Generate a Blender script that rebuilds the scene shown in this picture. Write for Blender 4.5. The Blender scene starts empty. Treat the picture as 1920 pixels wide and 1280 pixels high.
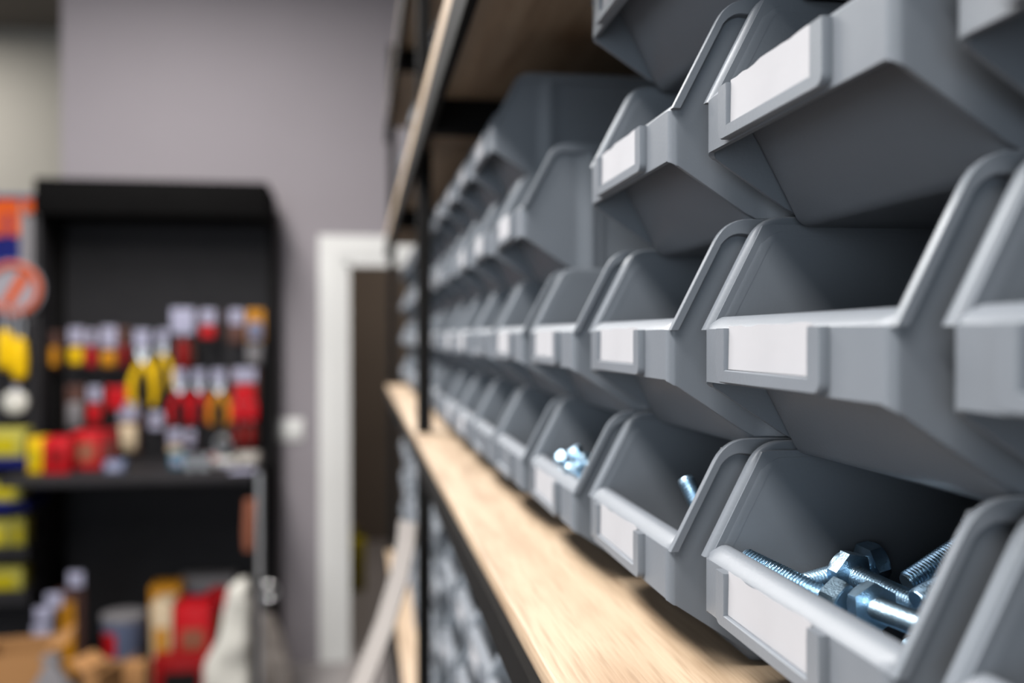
import bpy, bmesh, math, random
from mathutils import Vector, Matrix, noise

random.seed(11)
SC = bpy.context.scene
COL = SC.collection
R = math.radians

# ------------------------------------------------------------------ camera, world, light, exposure
CAM_Z = 1.62
FPX = 1867.0                       # focal length in pixels at 1920 wide (35 mm lens)
VPX, VPY = 675.0, 632.0            # where lines along the shelf run to
YAW = math.atan((960 - VPX) / FPX)
DIP = math.atan((640 - VPY) / FPX)
cam = bpy.data.cameras.new('camera')
cam.sensor_width = 36.0
cam.lens = FPX / 1920 * 36
cam.clip_start = 0.01
cam.dof.use_dof = True
cam.dof.focus_distance = 0.315
cam.dof.aperture_fstop = 6.2
cam.dof.aperture_blades = 0
camo = bpy.data.objects.new('camera', cam)
camo.location = (0, 0, CAM_Z)
camo.rotation_euler = (math.pi / 2 - DIP, 0, -YAW)
COL.objects.link(camo)
SC.camera = camo

SC.view_settings.view_transform = 'Standard'
SC.view_settings.look = 'None'
SC.view_settings.gamma = 1
SC.view_settings.use_curve_mapping = False
SC.view_settings.exposure = 1.2
SC.cycles.use_denoising = True
SC.cycles.max_bounces = 8
SC.cycles.diffuse_bounces = 5
SC.cycles.glossy_bounces = 4

w = bpy.data.worlds.new('daylight')
w.use_nodes = True
w.node_tree.nodes['Background'].inputs[0].default_value = (0.80, 0.88, 1.0, 1)
w.node_tree.nodes['Background'].inputs[1].default_value = 1.0
SC.world = w


def area(name, loc, aim, sx, sy, power, col, spread=180):
    l = bpy.data.lights.new(name, 'AREA')
    l.shape = 'RECTANGLE'
    l.size, l.size_y = sx, sy
    l.energy = power
    l.color = col
    l.spread = R(spread)
    o = bpy.data.objects.new(name, l)
    o.location = loc
    d = Vector(aim) - Vector(loc)
    o.rotation_euler = d.to_track_quat('-Z', 'Y').to_euler()
    COL.objects.link(o)
    return o


# daylight that comes in through the shop windows on the aisle side and behind the camera
area('window_daylight', (-3.55, 1.9, 1.95), (0, 1.3, 1.6), 3.6, 1.7, 3, (0.86, 0.93, 1.0))
area('shopfront_daylight', (-1.5, -4.05, 1.65), (-1.3, 3, 1.6), 2.6, 2.2, 48, (0.76, 0.89, 1.0))
# light of the ceiling panels over the aisle
LAMPS = [(-1.25, -1.75), (-1.25, 0.55), (-0.85, 3.00)]
for lx, ly in LAMPS:
    area('panel_glow', (lx, ly, 3.47), (lx, ly, 0), 0.56, 1.96, {-1.75: 66, 0.55: 116, 3.00: 92}[ly], (1.0, 0.985, 0.965))
area('alcove_fill', (-2.6, 5.6, 3.47), (-2.6, 5.6, 0), 0.6, 0.6, 30, (1.0, 0.97, 0.92))  # added fill that brightens the alcove wall, no fixture belongs to it

# ------------------------------------------------------------------ view geometry helpers
MW = camo.matrix_basis.copy()
CAMP = Vector((0, 0, CAM_Z))


def ray(px, py):
    v = Vector(((px - 960) / FPX, (640 - py) / FPX, -1))
    return (MW.to_3x3() @ v)


def at(px, py, Y):                 # point of the plane y = Y seen at a pixel
    d = ray(px, py)
    return CAMP + d * (Y / d.y)


# ------------------------------------------------------------------ materials
def mat(name, col, rough=0.5, metal=0.0, var=0.08, scale=30.0, bump=0.0, bscale=200.0, spec=0.10, coat=0.0):
    m = bpy.data.materials.new(name)
    m.use_nodes = True
    nt = m.node_tree
    b = nt.nodes['Principled BSDF']
    b.inputs['Roughness'].default_value = rough
    b.inputs['Metallic'].default_value = metal
    b.inputs['Specular IOR Level'].default_value = spec
    b.inputs['Coat Weight'].default_value = coat
    tc = nt.nodes.new('ShaderNodeTexCoord')
    n = nt.nodes.new('ShaderNodeTexNoise')
    n.inputs['Scale'].default_value = scale
    n.inputs['Detail'].default_value = 4
    nt.links.new(tc.outputs['Object'], n.inputs['Vector'])
    r = nt.nodes.new('ShaderNodeValToRGB')
    c = Vector(col) * (0.75 if metal else 0.44)
    lo, hi = c * (1 - var), c * (1 + var)
    r.color_ramp.elements[0].position = 0.3
    r.color_ramp.elements[1].position = 0.7
    r.color_ramp.elements[0].color = (*lo, 1)
    r.color_ramp.elements[1].color = (*[min(1, x) for x in hi], 1)
    nt.links.new(n.outputs['Fac'], r.inputs[0])
    nt.links.new(r.outputs[0], b.inputs['Base Color'])
    if bump:
        n2 = nt.nodes.new('ShaderNodeTexNoise')
        n2.inputs['Scale'].default_value = bscale
        n2.inputs['Detail'].default_value = 3
        nt.links.new(tc.outputs['Object'], n2.inputs['Vector'])
        bp = nt.nodes.new('ShaderNodeBump')
        bp.inputs['Strength'].default_value = bump
        bp.inputs['Distance'].default_value = 0.001
        nt.links.new(n2.outputs['Fac'], bp.inputs['Height'])
        nt.links.new(bp.outputs[0], b.inputs['Normal'])
    return m


def srgb(r, g, b):
    f = lambda c: (c / 255 / 12.92) if c / 255 <= 0.04045 else ((c / 255 + 0.055) / 1.055) ** 2.4
    return (f(r), f(g), f(b))


def wood_mat(name, c0, c1, c2):
    m = bpy.data.materials.new(name)
    m.use_nodes = True
    nt = m.node_tree
    b = nt.nodes['Principled BSDF']
    b.inputs['Roughness'].default_value = 0.55
    b.inputs['Specular IOR Level'].default_value = 0.35
    tc = nt.nodes.new('ShaderNodeTexCoord')
    mp = nt.nodes.new('ShaderNodeMapping')
    mp.inputs['Scale'].default_value = (60, 4.0, 60)
    nt.links.new(tc.outputs['Object'], mp.inputs['Vector'])
    n = nt.nodes.new('ShaderNodeTexNoise')
    n.inputs['Scale'].default_value = 1.0
    n.inputs['Detail'].default_value = 6
    n.inputs['Roughness'].default_value = 0.6
    n.inputs['Distortion'].default_value = 0.7
    nt.links.new(mp.outputs[0], n.inputs['Vector'])
    r = nt.nodes.new('ShaderNodeValToRGB')
    e = r.color_ramp.elements
    e[0].position, e[0].color = 0.30, (*c1, 1)
    e[1].position, e[1].color = 0.62, (*c2, 1)
    k = e.new(0.46)
    k.color = (*c0, 1)
    nt.links.new(n.outputs['Fac'], r.inputs[0])
    # fine pores
    mp2 = nt.nodes.new('ShaderNodeMapping')
    mp2.inputs['Scale'].default_value = (700, 28, 700)
    nt.links.new(tc.outputs['Object'], mp2.inputs['Vector'])
    n2 = nt.nodes.new('ShaderNodeTexNoise')
    n2.inputs['Scale'].default_value = 1.0
    n2.inputs['Detail'].default_value = 3
    nt.links.new(mp2.outputs[0], n2.inputs['Vector'])
    r2 = nt.nodes.new('ShaderNodeValToRGB')
    r2.color_ramp.elements[0].position, r2.color_ramp.elements[0].color = 0.30, (0.78, 0.74, 0.70, 1)
    r2.color_ramp.elements[1].position, r2.color_ramp.elements[1].color = 0.52, (1, 1, 1, 1)
    nt.links.new(n2.outputs['Fac'], r2.inputs[0])
    mx = nt.nodes.new('ShaderNodeMix')
    mx.data_type = 'RGBA'
    mx.blend_type = 'MULTIPLY'
    mx.inputs['Factor'].default_value = 1
    nt.links.new(r.outputs[0], mx.inputs[6])
    nt.links.new(r2.outputs[0], mx.inputs[7])
    # knots
    v = nt.nodes.new('ShaderNodeTexVoronoi')
    v.inputs['Scale'].default_value = 1.0
    mp3 = nt.nodes.new('ShaderNodeMapping')
    mp3.inputs['Scale'].default_value = (11, 4.5, 11)
    mp3.inputs['Location'].default_value = (0.35, 0.1, 0)
    nt.links.new(tc.outputs['Object'], mp3.inputs['Vector'])
    nt.links.new(mp3.outputs[0], v.inputs['Vector'])
    r3 = nt.nodes.new('ShaderNodeValToRGB')
    r3.color_ramp.elements[0].position, r3.color_ramp.elements[0].color = 0.02, (0.62, 0.50, 0.40, 1)
    r3.color_ramp.elements[1].position, r3.color_ramp.elements[1].color = 0.22, (1, 1, 1, 1)
    nt.links.new(v.outputs['Distance'], r3.inputs[0])
    mx2 = nt.nodes.new('ShaderNodeMix')
    mx2.data_type = 'RGBA'
    mx2.blend_type = 'MULTIPLY'
    mx2.inputs['Factor'].default_value = 0.85
    nt.links.new(mx.outputs[2], mx2.inputs[6])
    nt.links.new(r3.outputs[0], mx2.inputs[7])
    nt.links.new(mx2.outputs[2], b.inputs['Base Color'])
    bp = nt.nodes.new('ShaderNodeBump')
    bp.inputs['Strength'].default_value = 0.25
    bp.inputs['Distance'].default_value = 0.0006
    nt.links.new(n2.outputs['Fac'], bp.inputs['Height'])
    nt.links.new(bp.outputs[0], b.inputs['Normal'])
    return m


def floor_mat():
    m = bpy.data.materials.new('grey_floor_tiles')
    m.use_nodes = True
    nt = m.node_tree
    b = nt.nodes['Principled BSDF']
    b.inputs['Roughness'].default_value = 0.35
    tc = nt.nodes.new('ShaderNodeTexCoord')
    br = nt.nodes.new('ShaderNodeTexBrick')
    br.offset = 0
    br.inputs['Scale'].default_value = 1.0
    br.inputs['Brick Width'].default_value = 0.6
    br.inputs['Row Height'].default_value = 0.6
    br.inputs['Mortar Size'].default_value = 0.004
    br.inputs['Color1'].default_value = (*srgb(112, 107, 106), 1)
    br.inputs['Color2'].default_value = (*srgb(107, 102, 101), 1)
    br.inputs['Mortar'].default_value = (*srgb(86, 82, 80), 1)
    nt.links.new(tc.outputs['Object'], br.inputs['Vector'])
    nt.links.new(br.outputs['Color'], b.inputs['Base Color'])
    return m


M = {}
M['bin'] = mat('grey_bin_plastic', (0.196, 0.214, 0.240), rough=0.40, var=0.05, scale=26, bump=0.06, bscale=900, spec=0.16)
M['paper'] = mat('white_paper', (0.47, 0.465, 0.485), rough=0.8, var=0.015, scale=60, bump=0.05, bscale=150, spec=0.2)
M['zinc'] = mat('bright_zinc', (0.50, 0.70, 0.87), rough=0.32, metal=1.0, var=0.12, scale=300, bump=0.15, bscale=1500)
M['wood'] = wood_mat('oak_board', srgb(126, 108, 88), srgb(106, 87, 67), srgb(134, 117, 97))
M['black'] = mat('black_powder_coat', (0.012, 0.0112, 0.0108), rough=0.75, var=0.1, scale=80, spec=0.04)
M['display'] = mat('dark_display_panel', (0.022, 0.0205, 0.0225), rough=0.6, var=0.1, scale=12, spec=0.10)
M['header'] = mat('unlit_header_black', (0.004, 0.0037, 0.0037), rough=0.8, var=0.1, scale=12, spec=0.03)  # header front gets little light: that shade is put into a deeper black
M['wall'] = mat('purple_grey_wall', srgb(158, 151, 155), rough=0.9, var=0.015, scale=3, bump=0.1, bscale=120)
M['beige'] = mat('beige_wall', srgb(172, 168, 160), rough=0.9, var=0.015, scale=3)
M['ceiling'] = mat('grey_ceiling', srgb(140, 134, 128), rough=0.9, var=0.02, scale=3)
M['trim'] = mat('white_door_trim', srgb(240, 238, 234), rough=0.45, var=0.01, scale=5)
M['hall'] = mat('brown_hall_wall', srgb(120, 108, 98), rough=0.9, var=0.05, scale=2)
M['floor'] = floor_mat()
M['white'] = mat('white_plastic', srgb(246, 244, 240), rough=0.4, var=0.02)
M['red'] = mat('red_plastic', srgb(196, 18, 28), rough=0.4, var=0.08)
M['darkred'] = mat('dark_red_plastic', srgb(140, 8, 12), rough=0.4, var=0.1)
M['yellow'] = mat('yellow_plastic', srgb(236, 190, 0), rough=0.4, var=0.08)
M['orange'] = mat('orange_print', srgb(196, 78, 4), rough=0.5, var=0.08)
M['amber'] = mat('amber_plastic', srgb(206, 138, 22), rough=0.45, var=0.1)
M['blue'] = mat('navy_blue_sheet', srgb(6, 16, 92), rough=0.5, var=0.08)
M['steel'] = mat('brushed_steel', (0.62, 0.62, 0.62), rough=0.3, metal=1, var=0.08, scale=90)
M['card'] = mat('white_printed_card', srgb(172, 170, 192), rough=0.6, var=0.03)
M['brown'] = mat('brown_card', srgb(96, 66, 58), rough=0.7, var=0.12)
M['tan'] = mat('cardboard', srgb(178, 130, 84), rough=0.85, var=0.06, scale=40)
M['cream'] = mat('cream_card', srgb(214, 192, 160), rough=0.7, var=0.05)
M['slate'] = mat('slate_blue_plastic', srgb(112, 122, 150), rough=0.5, var=0.08)
M['grey'] = mat('mid_grey_plastic', srgb(128, 124, 126), rough=0.55, var=0.08)
M['teal'] = mat('teal_plastic', srgb(40, 110, 130), rough=0.45, var=0.08)
M['bag'] = mat('off_white_sack', srgb(214, 210, 200), rough=0.6, var=0.05, scale=20, bump=0.3, bscale=40)
M['wrap'] = mat('grey_white_wrap', srgb(176, 166, 158), rough=0.5, var=0.12, scale=14, bump=0.4, bscale=30)
M['lime'] = mat('pale_yellow_ticket', srgb(176, 168, 76), rough=0.6, var=0.05)
M['sign'] = mat('dull_white_sign', srgb(150, 146, 152), rough=0.6, var=0.1, scale=15)
M['olive'] = mat('yellow_green_plastic', srgb(190, 172, 0), rough=0.45, var=0.06)
M['copper'] = mat('red_brown_wood', srgb(150, 92, 70), rough=0.6, var=0.1)
M['strip'] = mat('off_white_strip', srgb(176, 168, 162), rough=0.45, var=0.02)


# ------------------------------------------------------------------ mesh helpers
class MB:
    def __init__(s):
        s.v, s.f = [], []

    def add(s, vs, fs):
        k = len(s.v)
        s.v += [tuple(v) for v in vs]
        s.f += [tuple(i + k for i in f) for f in fs]
        return s

    def box(s, x0, y0, z0, x1, y1, z1, b=0.0):
        if b <= 0:
            vs = [(x, y, z) for x in (x0, x1) for y in (y0, y1) for z in (z0, z1)]
            return s.add(vs, [(0, 1, 3, 2), (4, 6, 7, 5), (0, 4, 5, 1), (2, 3, 7, 6), (0, 2, 6, 4), (1, 5, 7, 3)])
        bm = bmesh.new()
        bmesh.ops.create_cube(bm, size=1)
        for v in bm.verts:
            v.co = Vector(((x0 + x1) / 2 + v.co.x * (x1 - x0), (y0 + y1) / 2 + v.co.y * (y1 - y0), (z0 + z1) / 2 + v.co.z * (z1 - z0)))
        bmesh.ops.bevel(bm, geom=list(bm.edges), offset=b, segments=2, affect='EDGES', profile=0.5)
        bm.verts.index_update()
        s.add([v.co for v in bm.verts], [[v.index for v in f.verts] for f in bm.faces])
        bm.free()
        return s

    def grid(s, rows, closed_u=False, closed_v=False):
        n, m = len(rows), len(rows[0])
        vs = [p for r in rows for p in r]
        fs = []
        for i in range(n if closed_v else n - 1):
            for j in range(m if closed_u else m - 1):
                a, b = i * m + j, i * m + (j + 1) % m
                c, d = ((i + 1) % n) * m + (j + 1) % m, ((i + 1) % n) * m + j
                fs.append((a, b, c, d))
        return s.add(vs, fs)

    def sweep(s, rings, caps=True):        # closed rings joined one after the other
        m = len(rings[0])
        s.grid(rings, closed_u=True)
        k = len(s.v)
        if caps:
            base = k - m * len(rings)
            s.f.append(tuple(base + i for i in range(m))[::-1])
            s.f.append(tuple(k - m + i for i in range(m)))
        return s

    def tube(s, pts, rad, n=10):
        pts = [Vector(p) for p in pts]
        rad = rad if isinstance(rad, (list, tuple)) else [rad] * len(pts)
        rings, u = [], None
        for i, p in enumerate(pts):
            t = (pts[min(i + 1, len(pts) - 1)] - pts[max(i - 1, 0)]).normalized()
            if u is None:
                u = t.orthogonal().normalized()
            u = (u - t * u.dot(t)).normalized()
            v = t.cross(u)
            rings.append([p + (u * math.cos(a) + v * math.sin(a)) * rad[i] for a in [2 * math.pi * q / n for q in range(n)]])
        return s.sweep(rings)

    def prism(s, poly, a, b, axis='y'):    # polygon in the two other axes, extruded from a to b
        def P(p, t):
            return (p[0], t, p[1]) if axis == 'y' else ((t, p[0], p[1]) if axis == 'x' else (p[0], p[1], t))
        n = len(poly)
        vs = [P(p, a) for p in poly] + [P(p, b) for p in poly]
        fs = [tuple(range(n)), tuple(range(2 * n - 1, n - 1, -1))]
        fs += [(i, i + n, (i + 1) % n + n, (i + 1) % n) for i in range(n)]
        return s.add(vs, fs)

    def build(s, name, m, parent=None, smooth=35, loc=None):
        me = bpy.data.meshes.new(name)
        me.from_pydata(s.v, [], s.f)
        bm = bmesh.new()
        bm.from_mesh(me)
        bmesh.ops.recalc_face_normals(bm, faces=bm.faces)
        bm.to_mesh(me)
        bm.free()
        if smooth:
            me.shade_smooth()
            me.set_sharp_from_angle(angle=R(smooth))
        me.materials.append(m)
        o = bpy.data.objects.new(name, me)
        COL.objects.link(o)
        if parent:
            o.parent = parent
        if loc is not None:
            o.location = loc
        return o


def tag(o, label, cat, group=None, kind=None):
    o['label'] = label
    o['category'] = cat
    if group:
        o['group'] = group
    if kind:
        o['kind'] = kind
    return o


def thing(name, label, cat, loc=(0, 0, 0), rz=0, group=None):
    o = bpy.data.objects.new(name, None)
    o.empty_display_size = 0.02
    o.location = loc
    o.rotation_euler = (0, 0, rz)
    COL.objects.link(o)
    return tag(o, label, cat, group)


def struct(name, mb, m, parent=None, smooth=0):
    o = mb.build(name, m, parent, smooth)
    if not parent:
        o['kind'] = 'structure'
    return o


def copy_tree(o, parent=None, skip=()):
    c = o.copy()
    COL.objects.link(c)
    c.parent = parent
    for ch in [x for x in o.children]:
        if ch.name.split('.')[0] not in skip:
            copy_tree(ch, c, skip)
    return c


# ------------------------------------------------------------------ room
XL, YB, YW, ZC = -3.6, -4.2, 5.06, 3.52
struct('floor', MB().box(XL - .2, YB - .2, -.1, 1.6, 8.2, 0), M['floor'])
struct('ceiling', MB().box(XL - .2, YB - .2, ZC, 1.6, 8.2, ZC + .1), M['ceiling'])
XC = at(115, 300, YW).x            # corner where the grey wall ends
XD0 = at(648, 800, YW).x           # door opening
XD1, ZD = XD0 + 0.86, at(648, 491, YW).z
struct('wall_back', MB().box(XC, YW, 0, XD0, YW + .12, ZC).box(XD1, YW, 0, 1.6, YW + .12, ZC).box(XD0, YW, ZD, XD1, YW + .12, ZC), M['wall'])
struct('wall_alcove_side', MB().box(XC, YW + .12, 0, XC + .12, 6.6, ZC), M['beige'])
struct('wall_alcove', MB().box(XL, 6.5, 0, XC, 6.6, ZC), M['beige'])
struct('wall_right', MB().box(0.50, YB, 0, 0.62, 2.70, ZC).box(0.62, 2.58, 0, 1.6, 2.70, ZC), M['wall'])
struct('wall_aisle_end', MB().box(1.5, 2.70, 0, 1.6, YW, ZC), M['wall'])
# aisle-side wall with one long window, and the shopfront behind the camera
wl = MB()
for b in ((YB, 0, 0.0, ZC), (3.8, 0, 6.6, ZC), (0.0, 0, 3.8, .85), (0.0, 2.85, 3.8, ZC)):
    wl.box(XL - .12, b[0], b[1], XL, b[2], b[3])
struct('wall_left', wl, M['beige'])
wf = MB()
for y in (0.0, .93, 1.87, 2.8, 3.74):
    wf.box(XL - .09, y, .85, XL - .03, y + .06, 2.85)
wf.box(XL - .09, 0, .85, XL - .03, 3.8, .91).box(XL - .09, 0, 2.79, XL - .03, 3.8, 2.85)
struct('window_1', wf, M['trim'])
wr = MB()
for b in ((XL, 0, -3.3, ZC), (.1, 0, 1.6, ZC), (-3.3, 0, .1, .5), (-3.3, 2.8, .1, ZC)):
    wr.box(b[0], YB - .12, b[1], b[2], YB, b[3])
struct('wall_shopfront', wr, M['wall'])
wg = MB()
for x in (-3.3, -1.65, .04):
    wg.box(x, YB - .09, .5, x + .06, YB - .03, 2.8)
wg.box(-3.3, YB - .09, .5, .1, YB - .03, .56).box(-3.3, YB - .09, 2.74, .1, YB - .03, 2.8)
struct('window_2', wg, M['trim'])
# door surround, with a stepped profile
xo = at(598, 800, YW).x
zo = at(620, 441, YW).z
fr = MB()
for (a, b, d) in ((0, 1, .018), (.12, .78, .026)):
    x0, x1 = xo + (XD0 - xo) * a, xo + (XD0 - xo) * b
    z0, z1 = ZD + (zo - ZD) * (1 - b), ZD + (zo - ZD) * (1 - a)
    fr.box(x0, YW - d, 0, x1, YW, z1)
    fr.box(x1, YW - d, z0, XD1 + .12, YW, z1)
fr.box(XD0 - .001, YW - .018, 0, XD0 + .02, YW + .12, ZD).box(XD0, YW - .018, ZD - .02, XD1, YW + .12, ZD)
struct('door_1', fr, M['trim'])
struct('baseboard_back', MB().box(at(520, 800, YW).x, YW - .012, 0, xo - .001, YW, .07), M['wall'])
# the dim hallway behind the doorway
struct('wall_hall_left', MB().box(XD0 - .5, YW + .12, 0, XD0 - .4, 8.1, ZC), M['hall'])
struct('wall_hall_back', MB().box(XD0 - .5, 8.0, 0, 1.6, 8.1, ZC), M['hall'])
struct('wall_hall_right', MB().box(1.5, YW + .12, 0, 1.6, 8.0, ZC), M['hall'])
yc = at(664, 1100, 6.9)
cz = max(0.0, 0.0)
t = thing('plastic_canister', 'yellow-green canister standing on the floor beyond the doorway', 'canister', (at(662, 1000, 6.5).x, 6.5, 0))
MB().box(-.075, -.10, 0, .075, .10, .33, .02).build('body', M['olive'], t)
MB().tube([(0, -.06, .325), (0, -.05, .385), (0, .05, .385), (0, .06, .325)], .012).build('handle', M['olive'], t)
MB().tube([(.04, 0, .325), (.04, 0, .36)], .02).build('cap', M['black'], t)
area('hall_fill', (XD0 + .5, 6.4, 3.3), (XD0 + .5, 6.4, 0), .5, .5, 26, (1.0, .93, .85))  # added fill to lift the dark hallway, unseen and without a lamp body
# light switch by the door
sc_ = at(540, 805, YW)
t = thing('light_switch', 'white light switch on the grey wall beside the door trim', 'light switch', (sc_.x, YW, sc_.z))
MB().box(-.075, -.010, -.055, .075, 0, .055, .004).build('plate', M['white'], t)
for sx in (-.036, .036):
    MB().box(sx - .030, -.016, -.032, sx + .030, -.009, .032, .003).build('rocker', M['white'], t)
for k, (lx, ly) in enumerate(LAMPS):
    t = thing('ceiling_light', ['white ceiling panel lamp over the aisle behind the camera', 'white ceiling panel lamp over the aisle beside the shelving', 'white ceiling panel lamp in front of the black display stand'][k], 'ceiling light', (lx, ly, ZC))
    MB().box(-.32, -1.02, -.06, .32, -.985, 0).box(-.32, .985, -.06, .32, 1.02, 0).box(-.32, -.985, -.06, -.285, .985, 0).box(.285, -.985, -.06, .32, .985, 0).build('frame', M['white'], t, 0)
    MB().box(-.285, -.985, -.03, .285, .985, -.02).build('diffuser', M['white'], t, 0)

# ------------------------------------------------------------------ shelving unit
ZB = CAM_Z - 0.1140                # top of the shelf in front of us
WX = 0.0631                        # front edge of the boards
SX1 = 0.47
Y0, YP, Y1 = -0.40, 1.195, 2.42
shelf = thing('shelving_unit', 'tall shelving of oak boards on a black metal frame, filled with grey bins', 'shelving', (WX, 0, 0))
OX = WX


def sbox(mb, x0, y0, z0, x1, y1, z1, b=0):
    return mb.box(x0 - OX, y0, z0, x1 - OX, y1, z1, b)


LEV = [  # wood top, wood thickness, rail height
    (ZB, .0095, .0155), (CAM_Z - .512, .0095, .0155), (CAM_Z - .93, .0095, .0155), (.18, .0095, .0155),
    (CAM_Z + .254, .031, .031), (CAM_Z + .535, .031, .036)]
for zt, tw, tr in LEV:
    for ya, yb in ((Y0, YP - .001), (YP + .001, Y1)):
        mb = MB()
        mb.box(0, ya, zt - tw, SX1 - OX, yb, zt, .0022)
        mb.build('shelf', M['wood'], shelf)
        sbox(MB(), WX - .0030, ya, zt - tw - tr, WX + .004, yb, zt - tw).build('rail', M['black'], shelf, 0)
        sbox(MB(), SX1 - .02, ya, zt - tw - tr, SX1 - .004, yb, zt - tw).build('rail', M['black'], shelf, 0)
    for yy in (0.10, .93, 1.75):
        sbox(MB(), WX + .004, yy, zt - tw - tr, SX1 - .02, yy + .022, zt - tw).build('cross_rail', M['black'], shelf, 0)
for yy in (Y0, YP - .008, Y1 - .016):
    for x in (0.0675, SX1 - .02):
        sbox(MB(), x, yy, 0, x + .0170, yy + .018, 2.32, .001).build('post', M['black'], shelf)
sbox(MB(), SX1 + .002, Y0, .1, SX1 + .012, Y1, 2.3).build('back_panel', M['wood'], shelf, 0)

# ------------------------------------------------------------------ stacking bin (millimetres inside, metres out)
BW, BD, BH, PIT = 116.5, 161.0, 79.0, 75.0
XS, ZS = 19.6, 38.0                # run and rise of the sloped opening
ZF0, ZF1 = 24.0, 41.0              # front plate, bottom and top
mm = lambda p: (p[0] * .001, p[1] * .001, p[2] * .001)


def zbot(x):
    return max(4.5, ZF0 - (ZF0 - 4.5) * max(0, x) / 30.0)


def zrim(x):                       # height of the rim's outer edge over a point of the side wall
    return min(BH, ZF1 + max(0, x) * ZS / XS)


def bin_body():
    mb = MB()
    T = 1.9
    # plan of the wall: along one side, round the front corners, back along the other side
    plan = []
    xs = [BD, 140, 100, 70, 49, 48.5, 47, 46.5, 44, 43.5, 40.5, 36, 31, 27, 23, 19.6, 16, 12, 8, 5]

    def off(x):                    # raised ribs of the side walls
        return {48.5: 1.9, 47: 1.9, 46.5: .3, 44: .3, 43.5: 2.7, 40.5: 2.7}.get(x, 0.0)
    for x in xs:
        plan.append((x, -off(x), 0, -1))
    r = 3.0
    for k in range(7):
        a = math.pi / 2 * k / 6
        plan.append((r - r * math.sin(a), r - r * math.cos(a), -math.sin(a), -math.cos(a)))
    half = plan[:]
    for p in half[::-1]:
        plan.append((p[0], BW - p[1], p[2], -p[3]))
    outer, inner = [], []
    for i, (x, y, nx, ny) in enumerate(plan):
        front = x < 3.01
        zb = zbot(x) - (0.4 if (front and 0.05 < abs(nx) < 0.999) else 0)
        zt = ZF1 - .2 if x < 2.5 else zrim(x) - 3.0 * (1.0 if x > XS else 1.15)
        if x < 2.5:
            zt = ZF1
        k = 5
        o, n_ = [], []
        for j in range(k):
            z = zb + (zt - zb) * j / (k - 1)
            o.append(mm((x, y, z)))
        # the inner skin keeps clear of the ribs
        yb = (0 if ny < 0 else BW) if not front else y
        for j in range(k):
            z = zb + (zt - zb) * j / (k - 1)
            n_.append(mm((x - nx * T, yb - ny * T, z)))
        outer.append(o)
        inner.append(n_)
    rings = [o + n[::-1] for o, n in zip(outer, inner)]
    mb.sweep(rings)
    # sloped hopper front and floor, rounded towards the sides
    prof = []
    P0, P1, P2 = Vector((9.0, 42.0)), Vector((30.8, 0.0)), Vector((BD, 0.0))
    for k in range(5):
        prof.append(P0.lerp(P1, k / 4 * .92))
    a0 = (P1 - P0).normalized()
    for k in range(1, 7):
        u = k / 6
        s0, e0 = P0.lerp(P1, .92), P1 + Vector((3.2, 0))
        prof.append((1 - u) ** 2 * s0 + 2 * u * (1 - u) * P1 + u * u * e0)
    prof += [Vector((60, 0)), Vector((100, 0)), P2]
    fil = [(1.0, 7.0), (1.25, 4.2), (2.0, 2.2), (3.4, .8), (5.6, 0.0)]
    cs = fil + [(BW * .35, 0), (BW * .65, 0)] + [(BW - y, h) for y, h in fil[::-1]]

    def skin(extra):
        rows = []
        for i, p in enumerate(prof):
            d = (prof[min(i + 1, len(prof) - 1)] - prof[max(i - 1, 0)]).normalized()
            nrm = Vector((-d.y, d.x))
            row = []
            for (y, h) in cs:
                hh = h * min(1, i / 4) + extra
                q = p + nrm * hh
                yy = y if not extra else min(max(y, 1.2), BW - 1.2)
                row.append(mm((q.x, yy, q.y)))
            rows.append(row)
        return rows
    mb.grid(skin(0))
    mb.grid(skin(1.9))
    # back wall
    mb.box(BD * .001 - .002, .001, .0015, BD * .001, (BW - 1) * .001, .0765)
    # front sill: the moulded lip that closes the top of the front plate
    lip = [(0.0, ZF1 - .6), (0.05, ZF1 + .25), (0.5, ZF1 + .8), (1.6, ZF1 + 1.75), (2.9, ZF1 + 2.85), (4.2, ZF1 + 3.75), (5.4, ZF1 + 4.25), (6.8, ZF1 + 4.35), (8.2, ZF1 + 3.9),
           (9.4, ZF1 + 2.6), (10.4, ZF1 + .4), (12.4, ZF1 - 3.4), (10.6, ZF1 - 3.8), (8.4, ZF1 - .2), (1.9, ZF1 - 1.2)]
    rings = []
    for y in (0.9, 1.6, 3.0, 6, 30, 60, 90, BW - 6, BW - 3.0, BW - 1.6, BW - 0.9):
        e = min(y, BW - y)
        drop = 0.5 * max(0, 1 - e / 3.0)
        rings.append([mm((p[0] + (1.4 * max(0, 1 - e / 4.0) if p[0] < 1 else 0), y, p[1] - drop)) for p in lip])
    mb.sweep(rings)
    return mb


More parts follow.
